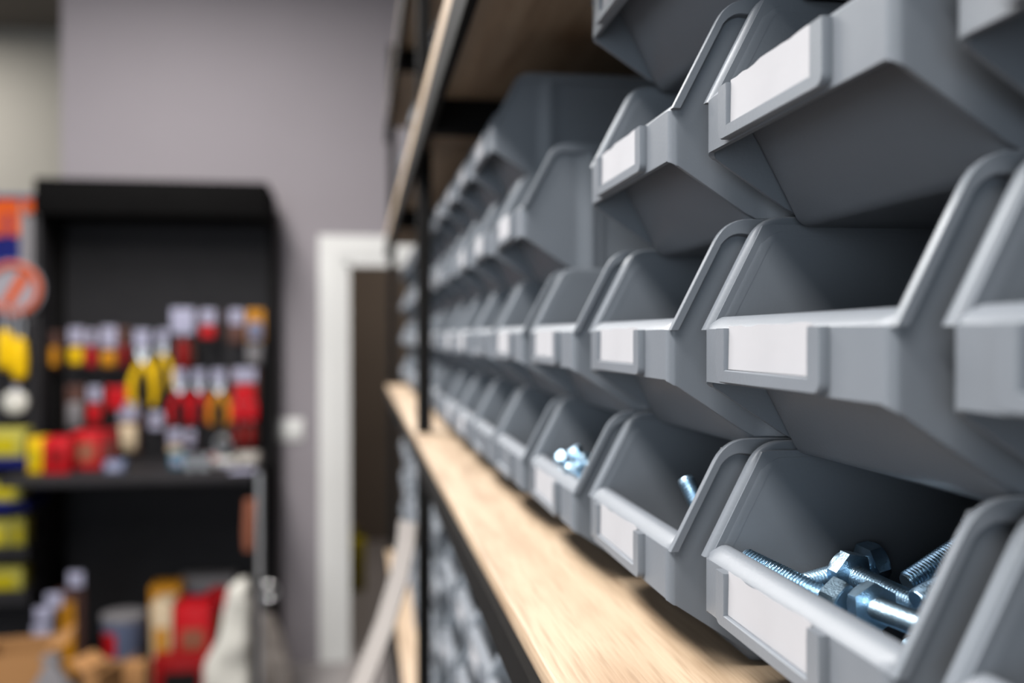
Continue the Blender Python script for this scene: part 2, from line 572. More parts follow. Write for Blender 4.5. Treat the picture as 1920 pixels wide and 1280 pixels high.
def bin_rim():
    mb = MB()
    d = Vector((XS, ZS)).normalized()
    F = 2.9                        # how far the flange stands out
    slope = [(F, -.25), (F - .2, -.04), (F - .6, 0.0)]
    for k in range(9):
        t_ = math.pi / 2 * k / 8
        slope.append((.6 - 2.6 * math.sin(t_), -5 + 5 * math.cos(t_)))
    slope += [(-1.97, -6.8), (-.1, -6.8), (-.1, -3.0), (F - .3, -2.7), (F, -2.5)]
    flat = [(F, -.25), (F - .2, -.04), (F - .6, 0.0), (1.1, 0), (.8, -.1), (.5, -.4), (.35, -1), (.3, -2), (.25, -3.5), (.1, -4.6), (-.6, -5.0), (-2.0, -5.3),
            (-1.97, -7.5), (-.1, -7.5), (-.1, -6.2), (F - .3, -5.6), (F, -5.3)]
    sides = []
    for sgn in (0, 1):
        rings = []
        # path: from the front foot of the slope to the back of the bin
        st = []
        for k in range(6):
            u = k / 5 * 0.80
            st.append((Vector((0, ZF1)) + Vector((XS, ZS)) * u, 0.0))
        c0 = Vector((0, ZF1)) + Vector((XS, ZS)) * .80
        c1 = Vector((XS, BH))
        c2 = Vector((XS + 8.5, BH))
        for k in range(1, 8):
            u = k / 7
            st.append(((1 - u) ** 2 * c0 + 2 * u * (1 - u) * c1 + u * u * c2, u))
        for x in (36, 60, 100, BD):
            st.append((Vector((x, BH)), 1.0))
        n = len(st)
        for i, (p, m) in enumerate(st):
            tdir = (st[min(i + 1, n - 1)][0] - st[max(i - 1, 0)][0]).normalized()
            nrm = Vector((-tdir.y, tdir.x))
            ring = []
            for (a, b) in zip(slope, flat):
                o = a[0] + (b[0] - a[0]) * m
                h = a[1] + (b[1] - a[1]) * m
                if i == 0:
                    q = p + Vector((-h / tdir.y, 0))
                else:
                    q = p + nrm * h
                y = -o if sgn == 0 else BW + o
                ring.append(mm((q.x, y, q.y)))
            rings.append(ring)
        mb.sweep(rings)
    # rim over the back wall
    mb.box((BD - 2) * .001, -.002, .0735, (BD + 1.2) * .001, (BW + 2) * .001, BH * .001)
    return mb


HY0, HY1 = 27.5, 98.5              # label holder across the front plate


def bin_holder():
    mb = MB()
    a, dpt = 7.2, 2.6
    rr = 3.0
    zb, zt = 24.6, 41.3
    outer = [(HY0, zt)]
    for k in range(5):
        t_ = math.pi / 2 * k / 4
        outer.append((HY0 + rr - rr * math.cos(t_), zb + rr - rr * math.sin(t_)))
    for k in range(5):
        t_ = math.pi / 2 * k / 4
        outer.append((HY1 - rr + rr * math.sin(t_), zb + rr - rr * math.cos(t_)))
    outer.append((HY1, zt))
    inner = [(HY0 + a, zt)]
    for k in range(5):
        inner.append((HY0 + a, zt - (zt - 28.6) * (k + 1) / 5))
    for k in range(5):
        inner.append((HY1 - a, 28.6 + (zt - 28.6) * k / 5))
    inner.append((HY1 - a, zt))
    n = len(outer)
    f = .45
    rows = []
    for (o, i_) in zip(outer, inner):
        od = Vector((i_[0] - o[0], i_[1] - o[1])).normalized()
        rows.append([mm((0.3, o[0], o[1])), mm((-dpt + f, o[0], o[1])), mm((-dpt, o[0] + od.x * f, o[1] + od.y * f)),
                     mm((-dpt, i_[0] - od.x * f, i_[1] - od.y * f)), mm((-dpt + f, i_[0], i_[1])), mm((0.3, i_[0], i_[1]))])
    mb.sweep(rows)
    return mb


def bin_paper(seed):
    rnd = random.Random(seed)
    mb = MB()
    ny, nz = 12, 4
    y0, y1 = HY0 + 7.4, HY1 - 7.0
    z0, z1 = 28.8, 42.1
    top = [z1 + rnd.uniform(-.35, .35) for _ in range(ny + 1)]
    tl = rnd.uniform(-.4, .4)
    rows = []
    for side in (0, 1):
        for j in range(nz + 1):
            jj = j if side == 0 else nz - j
            row = []
            for i in range(ny + 1):
                y = y0 + (y1 - y0) * i / ny
                z = z0 + (top[i] + tl * (i / ny - .5) - z0) * jj / nz
                x = -1.25 + .25 * math.sin(i * .6 + seed) * jj / nz + (.16 if side else 0)
                row.append(mm((x, y, z)))
            rows.append(row)
    mb.grid(rows, closed_v=True)
    return mb


def make_bin():
    root = thing('stacking_bin', '', 'storage bin')
    bin_body().build('bin_body', M['bin'], root, 32)
    bin_rim().build('rim', M['bin'], root, 30)
    bin_holder().build('label_holder', M['bin'], root, 40)
    bin_paper(1).build('paper_label', M['paper'], root, 0)
    return root


proto = make_bin()
GAP = 0.0115
PW = BW * .001 + GAP
CY0 = 0.1991                       # near end of the column in focus
CX = {0: .1190, 1: .1123, 2: .1036, 3: .0978, 4: .0943, 5: .0930, 6: .0925, 7: .0920, 8: .0915}


def place_bin(x, y, z, label, group, paper=True):
    b = copy_tree(proto, None, () if paper else ('paper_label',))
    b.location = (x, y, z)
    b['label'] = label
    b['group'] = group
    return b


ROW = {1: 'bottom row on the oak shelf', 2: 'second row up', 3: 'third row up', 4: 'top row'}
ORD = ['first', 'second', 'third', 'fourth', 'fifth', 'sixth', 'seventh', 'eighth', 'ninth']
have = {1: [0, 1, 2, 3, 4, 5, 6, 7, 8], 2: [0, 1, 2, 3, 4, 5, 6, 7, 8], 3: [0, 1, 2, 4, 5, 6, 7, 8], 4: [1, 2, 5, 6, 7, 8]}
bare = {(1, 0), (2, 0), (3, 0), (1, 4), (1, 5), (2, 5), (2, 8), (3, 7), (1, 8)}
for r_ in (1, 2, 3, 4):
    for c in have[r_]:
        pap = (r_, c) not in bare
        lab = ('labelled grey bin, ' if pap else 'grey bin with empty holder, ') + ROW[r_] + ', ' + ORD[c] + ' column from right edge'
        if c == 0:
            lab = 'grey bin cut off by the right picture edge, ' + ROW[r_]
        if (r_, c) == (1, 1):
            lab = 'grey plastic bin full of zinc hex bolts, standing on the oak shelf'
        elif (r_, c) == (1, 2):
            lab = 'labelled grey bin on the oak shelf with a single bolt leaning up'
        elif (r_, c) == (1, 3):
            lab = 'labelled grey bin on the oak shelf with shiny bolt heads showing'
        dx = {3: .0006, 2: 0, 1: .0000, 4: .0008}[r_]
        place_bin(CX[c] + dx, CY0 + (c - 1) * PW, ZB + .0004 + (r_ - 1) * PIT * .001, lab, 'grey bins stacked on the oak shelf', pap)

# the farther bay and the shelves above and below: the same bins, far out of focus
def bay(y0, n, zb, rows, x, label, group, step=PW):
    for r2 in range(rows):
        for c in range(n):
            place_bin(x + .002 * ((c * 7 + r2 * 3) % 3), y0 + c * step, zb + .0004 + r2 * PIT * .001, label, group, (c + r2) % 3 != 0)


bay(1.235, 9, ZB, 4, .094, 'blurred grey bin behind the black post, level with the oak shelf', 'grey bins beyond the black post')
bay(1.235, 9, LEV[4][0], 2, .086, 'blurred grey bin standing on the upper shelf board', 'grey bins on the upper shelf')
bay(.585, 4, LEV[1][0], 4, .088, 'blurred grey bin on the lower shelf, seen under the oak board', 'grey bins on the lower shelf this side of the post')
bay(1.235, 9, LEV[1][0], 4, .094, 'blurred grey bin on the lower shelf beyond the black post', 'grey bins on the lower shelf beyond the post')


for ch in list(proto.children):
    bpy.data.objects.remove(ch)
bpy.data.objects.remove(proto)

# ------------------------------------------------------------------ hex bolts
def bolt_parts(d, L, pitch, af, hh):
    head = MB()
    ap = af / 2
    rc = ap / math.cos(math.pi / 6)
    n = 36
    rings = []
    for (z, lim) in ((0.0, rc), (hh * .55, rc), (hh * .80, rc * .985), (hh * .93, ap * 1.03), (hh, ap * .93)):
        ring = []
        for k in range(n):
            a = 2 * math.pi * k / n
            q = (a % (math.pi / 3)) - math.pi / 6
            hexr = ap / math.cos(q)
            rr = min(hexr, lim)
            ring.append(mm((rr * math.cos(a), rr * math.sin(a), z)))
        rings.append(ring)
    head.sweep(rings)
    # a shallow dish in the head's end
    sh = MB()
    n = 20
    rows = []
    steps = int(L / pitch * 8)
    for i in range(steps + 1):
        z = -L * i / steps
        row = []
        for k in range(n):
            a = 2 * math.pi * k / n
            ph = (z / pitch - k / n) % 1.0
            tri = abs(ph * 2 - 1)
            rr = d / 2 - .62 * pitch * (1 - tri) + 0.02
            if z > -1.2:
                rr = d / 2 * .93
            if z < -L + 1.2:
                rr = min(rr, d / 2 - .75 * (1 - (z + L) / 1.2))
            row.append(mm((rr * math.cos(a), rr * math.sin(a), z)))
        rows.append(row)
    sh.sweep(rows)
    return head, sh


def make_bolt(d, L, pitch, af, hh):
    root = thing('hex_bolt', '', 'bolt')
    h, s_ = bolt_parts(d, L, pitch, af, hh)
    h.build('head', M['zinc'], root, 25)
    s_.build('threaded_shank', M['zinc'], root, 30)
    return root


bolt = make_bolt(7.0, 31.0, 1.15, 12.8, 5.6)
long_bolt = make_bolt(7.0, 56.0, 1.25, 12.0, 5.0)
bused = {}


def put_bolt(src, head, tip, label, group, roll=0.0):
    b = src if src.name not in bused else copy_tree(src)
    bused[src.name] = 1
    h, t_ = Vector(head), Vector(tip)
    b.rotation_mode = 'QUATERNION'
    b.rotation_quaternion = (h - t_).to_track_quat('Z', 'Y') @ Matrix.Rotation(roll, 4, 'Z').to_quaternion()
    b.location = h
    b['label'] = label
    b['group'] = group
    return b


def hit(px, py, Y):
    return at(px, py, Y)


GB = 'zinc bolts in the full bin'
put_bolt(bolt, hit(1602, 1078, .2975), hit(1737, 1141, .268), 'large-looking zinc bolt with its head upright in the middle of the bin of bolts', GB, .2)
put_bolt(bolt, hit(1552, 1122, .2835), hit(1426, 1060, .3035), 'zinc bolt whose thread end pokes up just behind the grey front lip', GB, .5)
put_bolt(bolt, hit(1622, 1060, .3060), hit(1500, 1097, .3030), 'zinc bolt lying behind the upright head, its head tilted up', GB, .1)
put_bolt(bolt, hit(1643, 1140, .2700), hit(1750, 1180, .2430), 'zinc bolt lying nearest to the front lip with a short square-on head', GB, .5)
put_bolt(bolt, hit(1835, 1000, .290), hit(1688, 1100, .2850), 'zinc bolt with only its slanting thread showing by the near rim', GB, .5)
put_bolt(bolt, hit(1860, 1050, .272), hit(1700, 1135, .2640), 'zinc bolt partly covered, thread end under the slanting one', GB, .9)
# bolts heaped below these, covered in the photograph by the front lip
for k in range(15):
    lay, c, q = k // 6, k % 3, (k // 3) % 2
    x = .1475 + .0135 * c + .004 * (2 - lay)
    y = .215 + .048 * q
    z = ZB + .0095 + .0105 * lay
    flip = 1 if (c + lay) % 2 else -1
    put_bolt(bolt, (x, y + .015 * flip + .002, z), (x, y - .015 * flip + .002, z), 'zinc bolt lying low in the heap inside the full bin', 'bolts covered in the heap')
bt = hit(1281, 888, .372)
put_bolt(long_bolt, (bt.x + .0185, .3500, bt.z - .0500), bt, 'bright long zinc bolt leaning thread end up in the second bin', 'bolts standing up in bins', .3)
for k, (px, py, Y, dy) in enumerate(((1057, 862, .530, -.030), (1080, 853, .515, -.004), (1100, 868, .500, -.035), (1077, 884, .492, -.030))):
    hp = hit(px, py, Y)
    tp = Vector((.1365 + .004 * k, Y + dy, ZB + .0065))
    sb = make_bolt(6.0, (hp - tp).length * 1000, 1.0, 8.0, 4.0)
    put_bolt(sb, hp, tp, ['zinc bolt head glinting at the far side of the third bin', 'brightest zinc bolt head in the middle of the third bin',
             'zinc bolt head next to the near rim of the third bin', 'zinc bolt head low at the front of the third bin'][k], 'bolts standing up in bins', k * .4)

# ------------------------------------------------------------------ the bowed strip leaning at the post
pts = []
for k in range(17):
    u = k / 16
    v = 1.405 * u ** 1.5
    x = 0.0545 - (.83 * v ** 1.6 if v < .13 else .0318 + .385 * (v - .13))
    pts.append(Vector((x, 1.145, 1.408 - v)))
rows = []
for i, p in enumerate(pts):
    t_ = (pts[min(i + 1, 16)] - pts[max(i - 1, 0)]).normalized()
    sdir = Vector((.70, -.71, 0))
    sdir = (sdir - t_ * sdir.dot(t_)).normalized()
    nrm = t_.cross(sdir)
    hw, ht = .0135, .0018
    rows.append([p + sdir * hw + nrm * ht, p - sdir * hw + nrm * ht, p - sdir * hw - nrm * ht, p + sdir * hw - nrm * ht])
o = MB().sweep(rows).build('trim_strip_length', M['strip'], None, 50)
tag(o, 'long off-white bowed plastic strip leaning beside the black shelf post', 'strip')

# ------------------------------------------------------------------ black shop display
GXL, GXR = -1.385, -.435
GZT = at(300, 337, 4.60).z
GZH = at(300, 405, 4.60).z
YPN = 4.97
gon = thing('display_stand', 'tall black display stand hung with red and yellow tools against the grey wall', 'display stand', ((GXL + GXR) / 2, 4.8, 0))


def G(mb, x0, y0, z0, x1, y1, z1, b=0):
    ox, oy = (GXL + GXR) / 2, 4.8
    return mb.box(x0 - ox, y0 - oy, z0, x1 - ox, y1 - oy, z1, b)


G(MB(), GXL - .02, YPN, 0, GXR + .03, YPN + .03, GZT - .02).build('back_panel', M['display'], gon, 0)
G(MB(), GXL - .02, 4.60, GZH, GXR + .025, YPN, GZT, .012).build('header', M['header'], gon)
G(MB(), GXL - .02, 4.62, .16, GXL - .004, 4.879, GZH, .002).build('end_panel', M['display'], gon)
for x in (GXL - .02, GXR):
    G(MB(), x, 4.88, 0, x + .03, YPN, GZT - .03, .004).build('upright', M['black'], gon)
ZSH = at(300, 893, 4.15).z
G(MB(), GXL - .02, 4.15, ZSH - .035, GXR, YPN, ZSH, .006).build('shelf', M['display'], gon)
G(MB(), GXL - .02, 4.05, 0, GXR, YPN, .16, .006).build('base_deck', M['display'], gon)
YT = 4.80                           # where the tools hang


def hook(px, py):
    p = at(px, py, YT)
    ox, oy = (GXL + GXR) / 2, 4.8
    MB().tube([(p.x - ox, YPN - oy, p.z + .005), (p.x - ox, YT - .05 - oy, p.z), (p.x - ox, YT - .06 - oy, p.z + .012)], .003, 6).build('hook', M['steel'], gon)


def px_box(px0, py0, px1, py1, Y):
    a, b = at(px0, py0, Y), at(px1, py1, Y)
    return min(a.x, b.x), min(a.z, b.z), max(a.x, b.x), max(a.z, b.z)


def pack(name, label, cat, rect, header, body, hdr=.45, Y=YT, group=None, bulge=None):
    """a carded pack on a hook: card at the top, blister with the goods below"""
    x0, z0, x1, z1 = px_box(*rect, Y)
    cx = (x0 + x1) / 2
    root = thing(name, label, cat, (cx, Y, z0), 0, group)
    w_, h = (x1 - x0) / 2, z1 - z0
    MB().box(-w_ * .94, -.003, 0, w_ * .94, .001, h, .0015).build('card', M['brown'] if header is M['card'] else header, root)
    MB().box(-w_ * .78, -.006, h * (1 - hdr * .85), w_ * .78, -.0035, h, .001).build('header_card', header, root)
    prof = [(-w_ * .8, 0), (-w_ * .75, -.016), (-w_ * .4, -.024), (w_ * .4, -.024), (w_ * .75, -.016), (w_ * .8, 0)]
    rings = []
    for z, s_ in ((h * .04, .6), (h * .10, .95), (h * (1 - hdr) * .5, 1), (h * (1 - hdr) * .88, .95), (h * (1 - hdr) * .97, .6)):
        rings.append([(p[0] * s_, -.003 + p[1] * s_, z) for p in prof])
    MB().sweep(rings).build('blister', bulge or body, root)
    hook((rect[0] + rect[2]) / 2, rect[1] + 4)
    return root


def screwdriver(label, px, py0, py1, m_h, m_tag, w_px=22, group=None):
    a, b = at(px, py0, YT), at(px, py1, YT)
    L = a.z - b.z
    rr = w_px * .0025 / 2 * .8
    root = thing('screwdriver', label, 'screwdriver', (a.x, YT, b.z), 0, group)
    MB().tube([(0, 0, z * L) for z in (0, .04, .10, .22, .34, .42, .47, .5)], [rr * q for q in (.45, .85, 1, .92, 1, .8, .5, .5)], 12).build('handle', m_h, root)
    MB().tube([(0, 0, .46 * L), (0, 0, .92 * L), (0, 0, .97 * L)], [.004, .004, .002], 8).build('shaft', M['steel'], root)
    MB().box(-rr * 1.8, -.026, .58 * L, rr * 1.8, -.022, L, .001).build('header_card', m_tag, root)
    MB().box(-rr * 1.6, .014, .05 * L, rr * 1.6, .017, .99 * L, .001).build('backing_card', M['brown'] if m_h is M['darkred'] else m_h, root)
    hook(px, py0 + 4)
    return root


def pliers(label, px, py0, py1, m_h, m_tag, w_px=40, group=None):
    a, b = at(px, py0, YT), at(px, py1, YT)
    L = a.z - b.z
    hw = w_px * .0025 / 2
    root = thing('pliers', label, 'pliers', (a.x, YT, b.z), 0, group)
    for s_ in (-1, 1):
        MB().tube([(s_ * hw * .75, 0, .0), (s_ * hw * .95, 0, L * .14), (s_ * hw * .85, 0, L * .34), (s_ * hw * .35, 0, L * .52), (s_ * hw * .18, 0, L * .58)],
                  [hw * .22, hw * .34, hw * .36, hw * .30, hw * .2], 10).build('handle', m_h, root)
        MB().tube([(-s_ * hw * .05, 0, L * .56), (s_ * hw * .34, 0, L * .68), (s_ * hw * .24, 0, L * .80), (s_ * hw * .06, 0, L * .90)], [hw * .26, hw * .28, hw * .2, hw * .08], 10).build('jaw', M['steel'], root)
    MB().tube([(0, -.016, L * .62), (0, .016, L * .62)], hw * .22, 12).build('pivot', M['steel'], root)
    MB().box(-hw * .6, -.024, L * .76, hw * .6, -.020, L, .001).build('header_card', m_tag, root)
    hook(px, py0 + 4)
    return root


# upper row, left to right
pack('blister_pack', 'white and yellow carded pack at the far left of the upper hook row', 'hanging pack', (56, 616, 92, 688), M['card'], M['yellow'], .48)
pack('blister_pack', 'brown carded pack beside the leftmost yellow one on the black stand', 'hanging pack', (93, 622, 112, 690), M['brown'], M['amber'], .4)
pack('blister_pack', 'white card pack with yellow goods in the middle of the upper hook row', 'hanging pack', (126, 614, 160, 686), M['card'], M['yellow'], .5)
pack('blister_pack', 'narrow red pack beside the middle yellow pack on the upper hooks', 'hanging pack', (161, 618, 182, 690), M['card'], M['red'], .45)
pack('blister_pack', 'white card pack with amber goods left of the yellow pliers', 'hanging pack', (186, 612, 222, 690), M['card'], M['amber'], .58)
pack('blister_pack', 'dark red pack just left of the yellow pliers', 'hanging pack', (223, 614, 243, 690), M['brown'], M['darkred'], .42)
pliers('large yellow-handled pliers hanging in the middle of the black stand', 268, 618, 760, M['yellow'], M['card'], 44)
pliers('smaller yellow-handled pliers hanging right beside the large yellow pair', 306, 618, 728, M['yellow'], M['card'], 30)
screwdriver('dark red screwdriver with white card, leftmost of the top red tools', 344, 578, 692, M['darkred'], M['card'], 28)
pack('blister_pack', 'short red pack with white card beside the top dark red screwdriver', 'hanging pack', (372, 580, 408, 636), M['card'], M['red'], .55)
pack('blister_pack', 'brown and white pack at the right of the top hook row', 'hanging pack', (427, 580, 460, 645), M['card'], M['brown'], .5)
pack('blister_pack', 'gold-topped pack at the right edge of the top hook row', 'hanging pack', (462, 580, 496, 640), M['amber'], M['slate'], .35)
pack('blister_pack', 'small grey pack hanging under the gold-topped pack', 'hanging pack', (462, 644, 492, 682), M['grey'], M['grey'], .3)
# middle row, right half
pliers('red pliers with white card, leftmost of the middle row', 338, 692, 794, M['red'], M['card'], 36)
pliers('red pliers with white card, next to the leftmost red pair', 374, 692, 792, M['red'], M['card'], 32)
pliers('amber-handled pliers hanging between red tools', 411, 692, 796, M['amber'], M['card'], 38)
pack('blister_pack', 'red and white pack to the right of the amber pliers', 'hanging pack', (432, 690, 486, 762), M['card'], M['red'], .42)
screwdriver('dark red screwdriver hanging low, left one under the red and white pack', 447, 752, 838, M['darkred'], M['red'], 18)
screwdriver('dark red screwdriver hanging low, right one under the red and white pack', 470, 752, 836, M['darkred'], M['red'], 18)
# middle row, left half
pack('blister_pack', 'grey tool pack at the left of the lower hook row', 'hanging pack', (124, 722, 158, 806), M['brown'], M['grey'], .35)
pack('blister_pack', 'red pack with white card, left side of the lower hook row', 'hanging pack', (162, 724, 193, 796), M['card'], M['red'], .45)
pack('blister_pack', 'salmon red pack in the middle of the lower hook row', 'hanging pack', (198, 724, 240, 768), M['red'], M['red'], .5)
pack('blister_pack', 'white-carded pack with a cream tool hanging below the salmon pack', 'hanging pack', (218, 752, 262, 850), M['card'], M['cream'], .42)
o = pack('blister_pack', 'small white tag hanging alone on the dark panel', 'hanging pack', (276, 772, 310, 806), M['card'], M['card'], .6)
pack('blister_pack', 'white pack with cream base above the teal box', 'hanging pack', (312, 804, 344, 850), M['card'], M['cream'], .65)
pack('blister_pack', 'white pack half behind the cream based pack', 'hanging pack', (345, 806, 368, 838), M['card'], M['card'], .65)
rp = at(418, 832, YT)
t = thing('steel_ring', 'bright steel ring hanging at the right of the black stand', 'ring', (rp.x, YT, rp.z))
MB().tube([(.032 * math.cos(a), 0, .032 * math.sin(a)) for a in [2 * math.pi * k / 20 for k in range(21)]], .008, 8).build('ring_body', M['steel'], t)
MB().tube([(0, -.012, .02), (0, .012, .045)], .012, 10).build('clasp', M['steel'], t)
hook(418, 820)


def carton(label, rect, Y, dep, m, m_lab, z0, name='carton', cat='box', rz=0, group=None, lid=False):
    x0, _, x1, z1 = px_box(*rect, Y)
    root = thing(name, label, cat, ((x0 + x1) / 2, Y, z0), rz, group)
    w_, h = (x1 - x0) / 2, z1 - z0
    MB().box(-w_, 0, 0, w_, dep, h, .004).build('carton_body', m, root)
    if m_lab:
        MB().box(-w_ * .62, -.0015, h * .22, w_ * .62, .0, h * .72).build('printed_panel', m_lab, root, 0)
    return root


ZQ = ZSH + .0005
carton('yellow carton at the left end of the black shelf', (52, 822, 78, 890), 4.32, .12, M['yellow'], M['olive'], ZQ)
carton('red carton beside the yellow one on the black shelf', (80, 822, 130, 890), 4.30, .14, M['red'], M['darkred'], ZQ)
carton('red carton with pale print in the middle of the black shelf', (136, 810, 188, 885), 4.42, .14, M['red'], M['copper'], ZQ)
carton('narrow dark red carton next to the red one with pale print', (190, 808, 212, 882), 4.44, .14, M['darkred'], M['brown'], ZQ)
carton('small pale grey packet lying at the middle of the black shelf', (194, 866, 232, 888), 4.30, .08, M['slate'], M['card'], ZQ)
carton('teal box on the black shelf under the cream based pack', (318, 850, 344, 886), 4.40, .08, M['teal'], M['card'], ZQ)
for k, (px, lab) in enumerate(((358, 'round silver tin beside the teal box'), (384, 'round silver tin, second from the teal box'))):
    p = at(px, 870, 4.36)
    t = thing('round_tin', lab, 'tin', (p.x, 4.36, ZQ))
    MB().tube([(0, 0, 0), (0, 0, .05), (0, 0, .052)], [.026, .026, .024], 20).build('tin_body', M['steel'], t)
    MB().tube([(0, 0, .0525), (0, 0, .062)], .028, 20).build('lid', M['steel'], t)
carton('light grey packet on the right half of the black shelf', (398, 862, 440, 890), 4.42, .10, M['bag'], M['card'], ZQ)
carton('red striped packet at the back of the shelf behind the silver tins', (388, 850, 412, 880), 4.62, .08, M['grey'], M['red'], ZQ)
carton('wide pale packet at the right end of the black shelf', (440, 852, 484, 892), 4.50, .12, M['wrap'], M['bag'], ZQ)
carton('flat white packet at the front right corner of the black shelf', (428, 884, 476, 898), 4.20, .10, M['card'], None, ZQ)

# goods on the base deck
ZD0 = .1605
DY = 4.20


def bucket(label, rect, Y, m, m2):
    x0, _, x1, z1 = px_box(*rect, Y)
    w_, h = (x1 - x0) / 2, z1 - ZD0
    root = thing('plastic_tub', label, 'tub', ((x0 + x1) / 2, Y, ZD0))
    MB().tube([(0, 0, 0), (0, 0, .01), (0, 0, h * .9), (0, 0, h * .93)], [w_ * .70, w_ * .74, w_ * .96, w_], 24).build('tub_body', m, root)
    MB().tube([(0, 0, h * .93 + .001), (0, 0, h * .99), (0, 0, h)], [w_, w_, w_ * .95], 24).build('lid', M['grey'], root)
    rows = []
    for zz in (h * .50, h * .80):
        rr = w_ * (.74 + .22 * zz / (h * .9)) + .0015
        rows.append([(rr * math.sin(a), -rr * math.cos(a), zz) for a in [-1.1 + .15 * k for k in range(7)]])
    MB().grid(rows).build('label_patch', m2, root)
    return root


bucket('slate blue tub with a red label patch on the base deck', (190, 1150, 275, 1252), DY + .1, M['slate'], M['red'])
carton('tall cream carton left of the red one on the base deck', (283, 1132, 322, 1245), DY + .08, .16, M['cream'], M['amber'], ZD0)
carton('amber carton standing behind the cream carton', (280, 1100, 338, 1240), DY + .28, .14, M['amber'], M['copper'], ZD0)
carton('big red carton in the middle of the base deck', (326, 1136, 396, 1242), DY + .06, .18, M['red'], M['copper'], ZD0)
carton('blue and white packet behind the big red carton', (346, 1118, 384, 1240), DY + .30, .08, M['slate'], M['card'], ZD0)
carton('red and orange carton right of the blue and white packet', (388, 1112, 428, 1240), DY + .26, .12, M['red'], M['amber'], ZD0)
carton('long grey box at the back of the base deck', (332, 1086, 440, 1230), DY + .50, .14, M['grey'], M['wrap'], ZD0)
carton('low black and red case at the front of the base deck', (285, 1236, 392, 1268), 4.06, .11, M['darkred'], M['black'], ZD0)


def mound(label, prof, Y, depth, m, seed, name, cat):
    """a slumped, creased sack: (pixel row, left, right) gives its outline at the distance Y"""
    rings = []
    lv = []
    for py, a, b in prof:
        p0, p1 = at(a, py, Y), at(b, py, Y)
        lv.append((max(p0.z, .002), p0.x, p1.x))
    fine = []
    for i in range(len(lv) - 1):
        for k in range(5):
            u = k / 5
            fine.append(tuple(lv[i][q] + (lv[i + 1][q] - lv[i][q]) * u for q in range(3)))
    fine.append(lv[-1])
    n = 28
    bz_ = fine[-1][0]
    for i, (z, x0, x1) in enumerate(fine):
        cx, hw = (x0 + x1) / 2, (x1 - x0) / 2
        ring = []
        for k in range(n):
            u = 2 * math.pi * k / n
            f = lambda q: math.copysign(abs(q) ** .6, q)
            p = Vector((cx + f(math.cos(u)) * hw, Y + f(math.sin(u)) * depth * (.5 + .5 * i / len(fine)), z))
            nz = noise.noise(p * 9 + Vector((seed, 0, 0))) * .022 + noise.noise(p * 26 + Vector((0, seed, 0))) * .008
            ring.append(p + Vector((math.cos(u), math.sin(u), 0)) * nz * min(1, i / 4))
        rings.append(ring)
    o = MB().sweep(rings).build(name, m, None, 80)
    return tag(o, label, cat)


sk = mound('tall slumped off-white sack beside the chrome pole at the bottom of the display', ((1088, 446, 464), (1096, 436, 470), (1130, 424, 472), (1200, 404, 472), (1280, 376, 472), (1395, 350, 472)), 3.92, .10, M['bag'], 3, 'white_sack', 'sack')
mound('crumpled grey-white wrapping heap on the floor right of the chrome pole', ((1150, 494, 502), (1160, 492, 512), (1200, 492, 530), (1240, 492, 546), (1290, 492, 552), (1330, 492, 556)), 4.35, .09, M['wrap'], 9, 'wrapping_heap', 'wrapping')
# chrome pole of the stand next to the sacks
q = at(487, 1100, 3.98)
zt_ = at(486, 885, 3.98).z
t = thing('chrome_pole', 'thin chrome pole standing on the floor beside the white sacks', 'pole', (q.x, 3.98, 0))
MB().tube([(0, 0, .012), (0, 0, zt_)], .013, 12).build('tube', M['steel'], t)
MB().tube([(0, 0, 0), (0, 0, .012)], .022, 24).build('base', M['steel'], t)
zr = at(495, 1108, 3.98).z
MB().tube([(.035 + .030 * math.cos(a), 0, zr + .030 * math.sin(a)) for a in [2 * math.pi * k / 16 for k in range(17)]], .006, 8).build('ring', M['steel'], t)
q0, q1 = at(468, 942, 4.12), at(462, 1036, 4.12)
t = thing('wooden_handle', 'red-brown wooden handle hanging under the right end of the black shelf', 'handle', (q0.x, 4.175, q1.z))
hL = q0.z - q1.z
MB().tube([(-.01, 0, 0), (-.008, 0, hL * .4), (0, 0, hL), (0, 0, hL + .004)], [.020, .024, .026, .02], 10).build('grip', M['copper'], t)
MB().tube([(0, 0, hL), (0, 0, ZSH - .036 - q1.z)], .004, 6).build('hanging_cord', M['black'], t)

# cardboard and price tickets, bottom left of the view
def open_box(label, rect, Y, dep, rz, m=M['tan']):
    x0, _, x1, z1 = px_box(*rect, Y)
    w_, h = (x1 - x0) / 2, z1
    root = thing('cardboard_box', label, 'cardboard box', ((x0 + x1) / 2, Y, .0005), rz)
    MB().box(-w_, 0, 0, w_, .006, h).box(-w_, dep - .006, 0, w_, dep, h).box(-w_, .006, 0, -w_ + .006, dep - .006, h).box(w_ - .006, .006, 0, w_, dep - .006, h).box(-w_, 0, 0, w_, dep, .006).build('box_wall', m, root, 0)
    for s_ in (-1, 1):
        f = MB()
        f.box(-.004, 0, 0, 0, dep, .07)
        fo = f.build('flap', m, root, 0, (s_ * w_ + (.004 if s_ > 0 else 0), 0, h - .002))
        fo.rotation_euler = (0, s_ * R(62), 0)
    return root


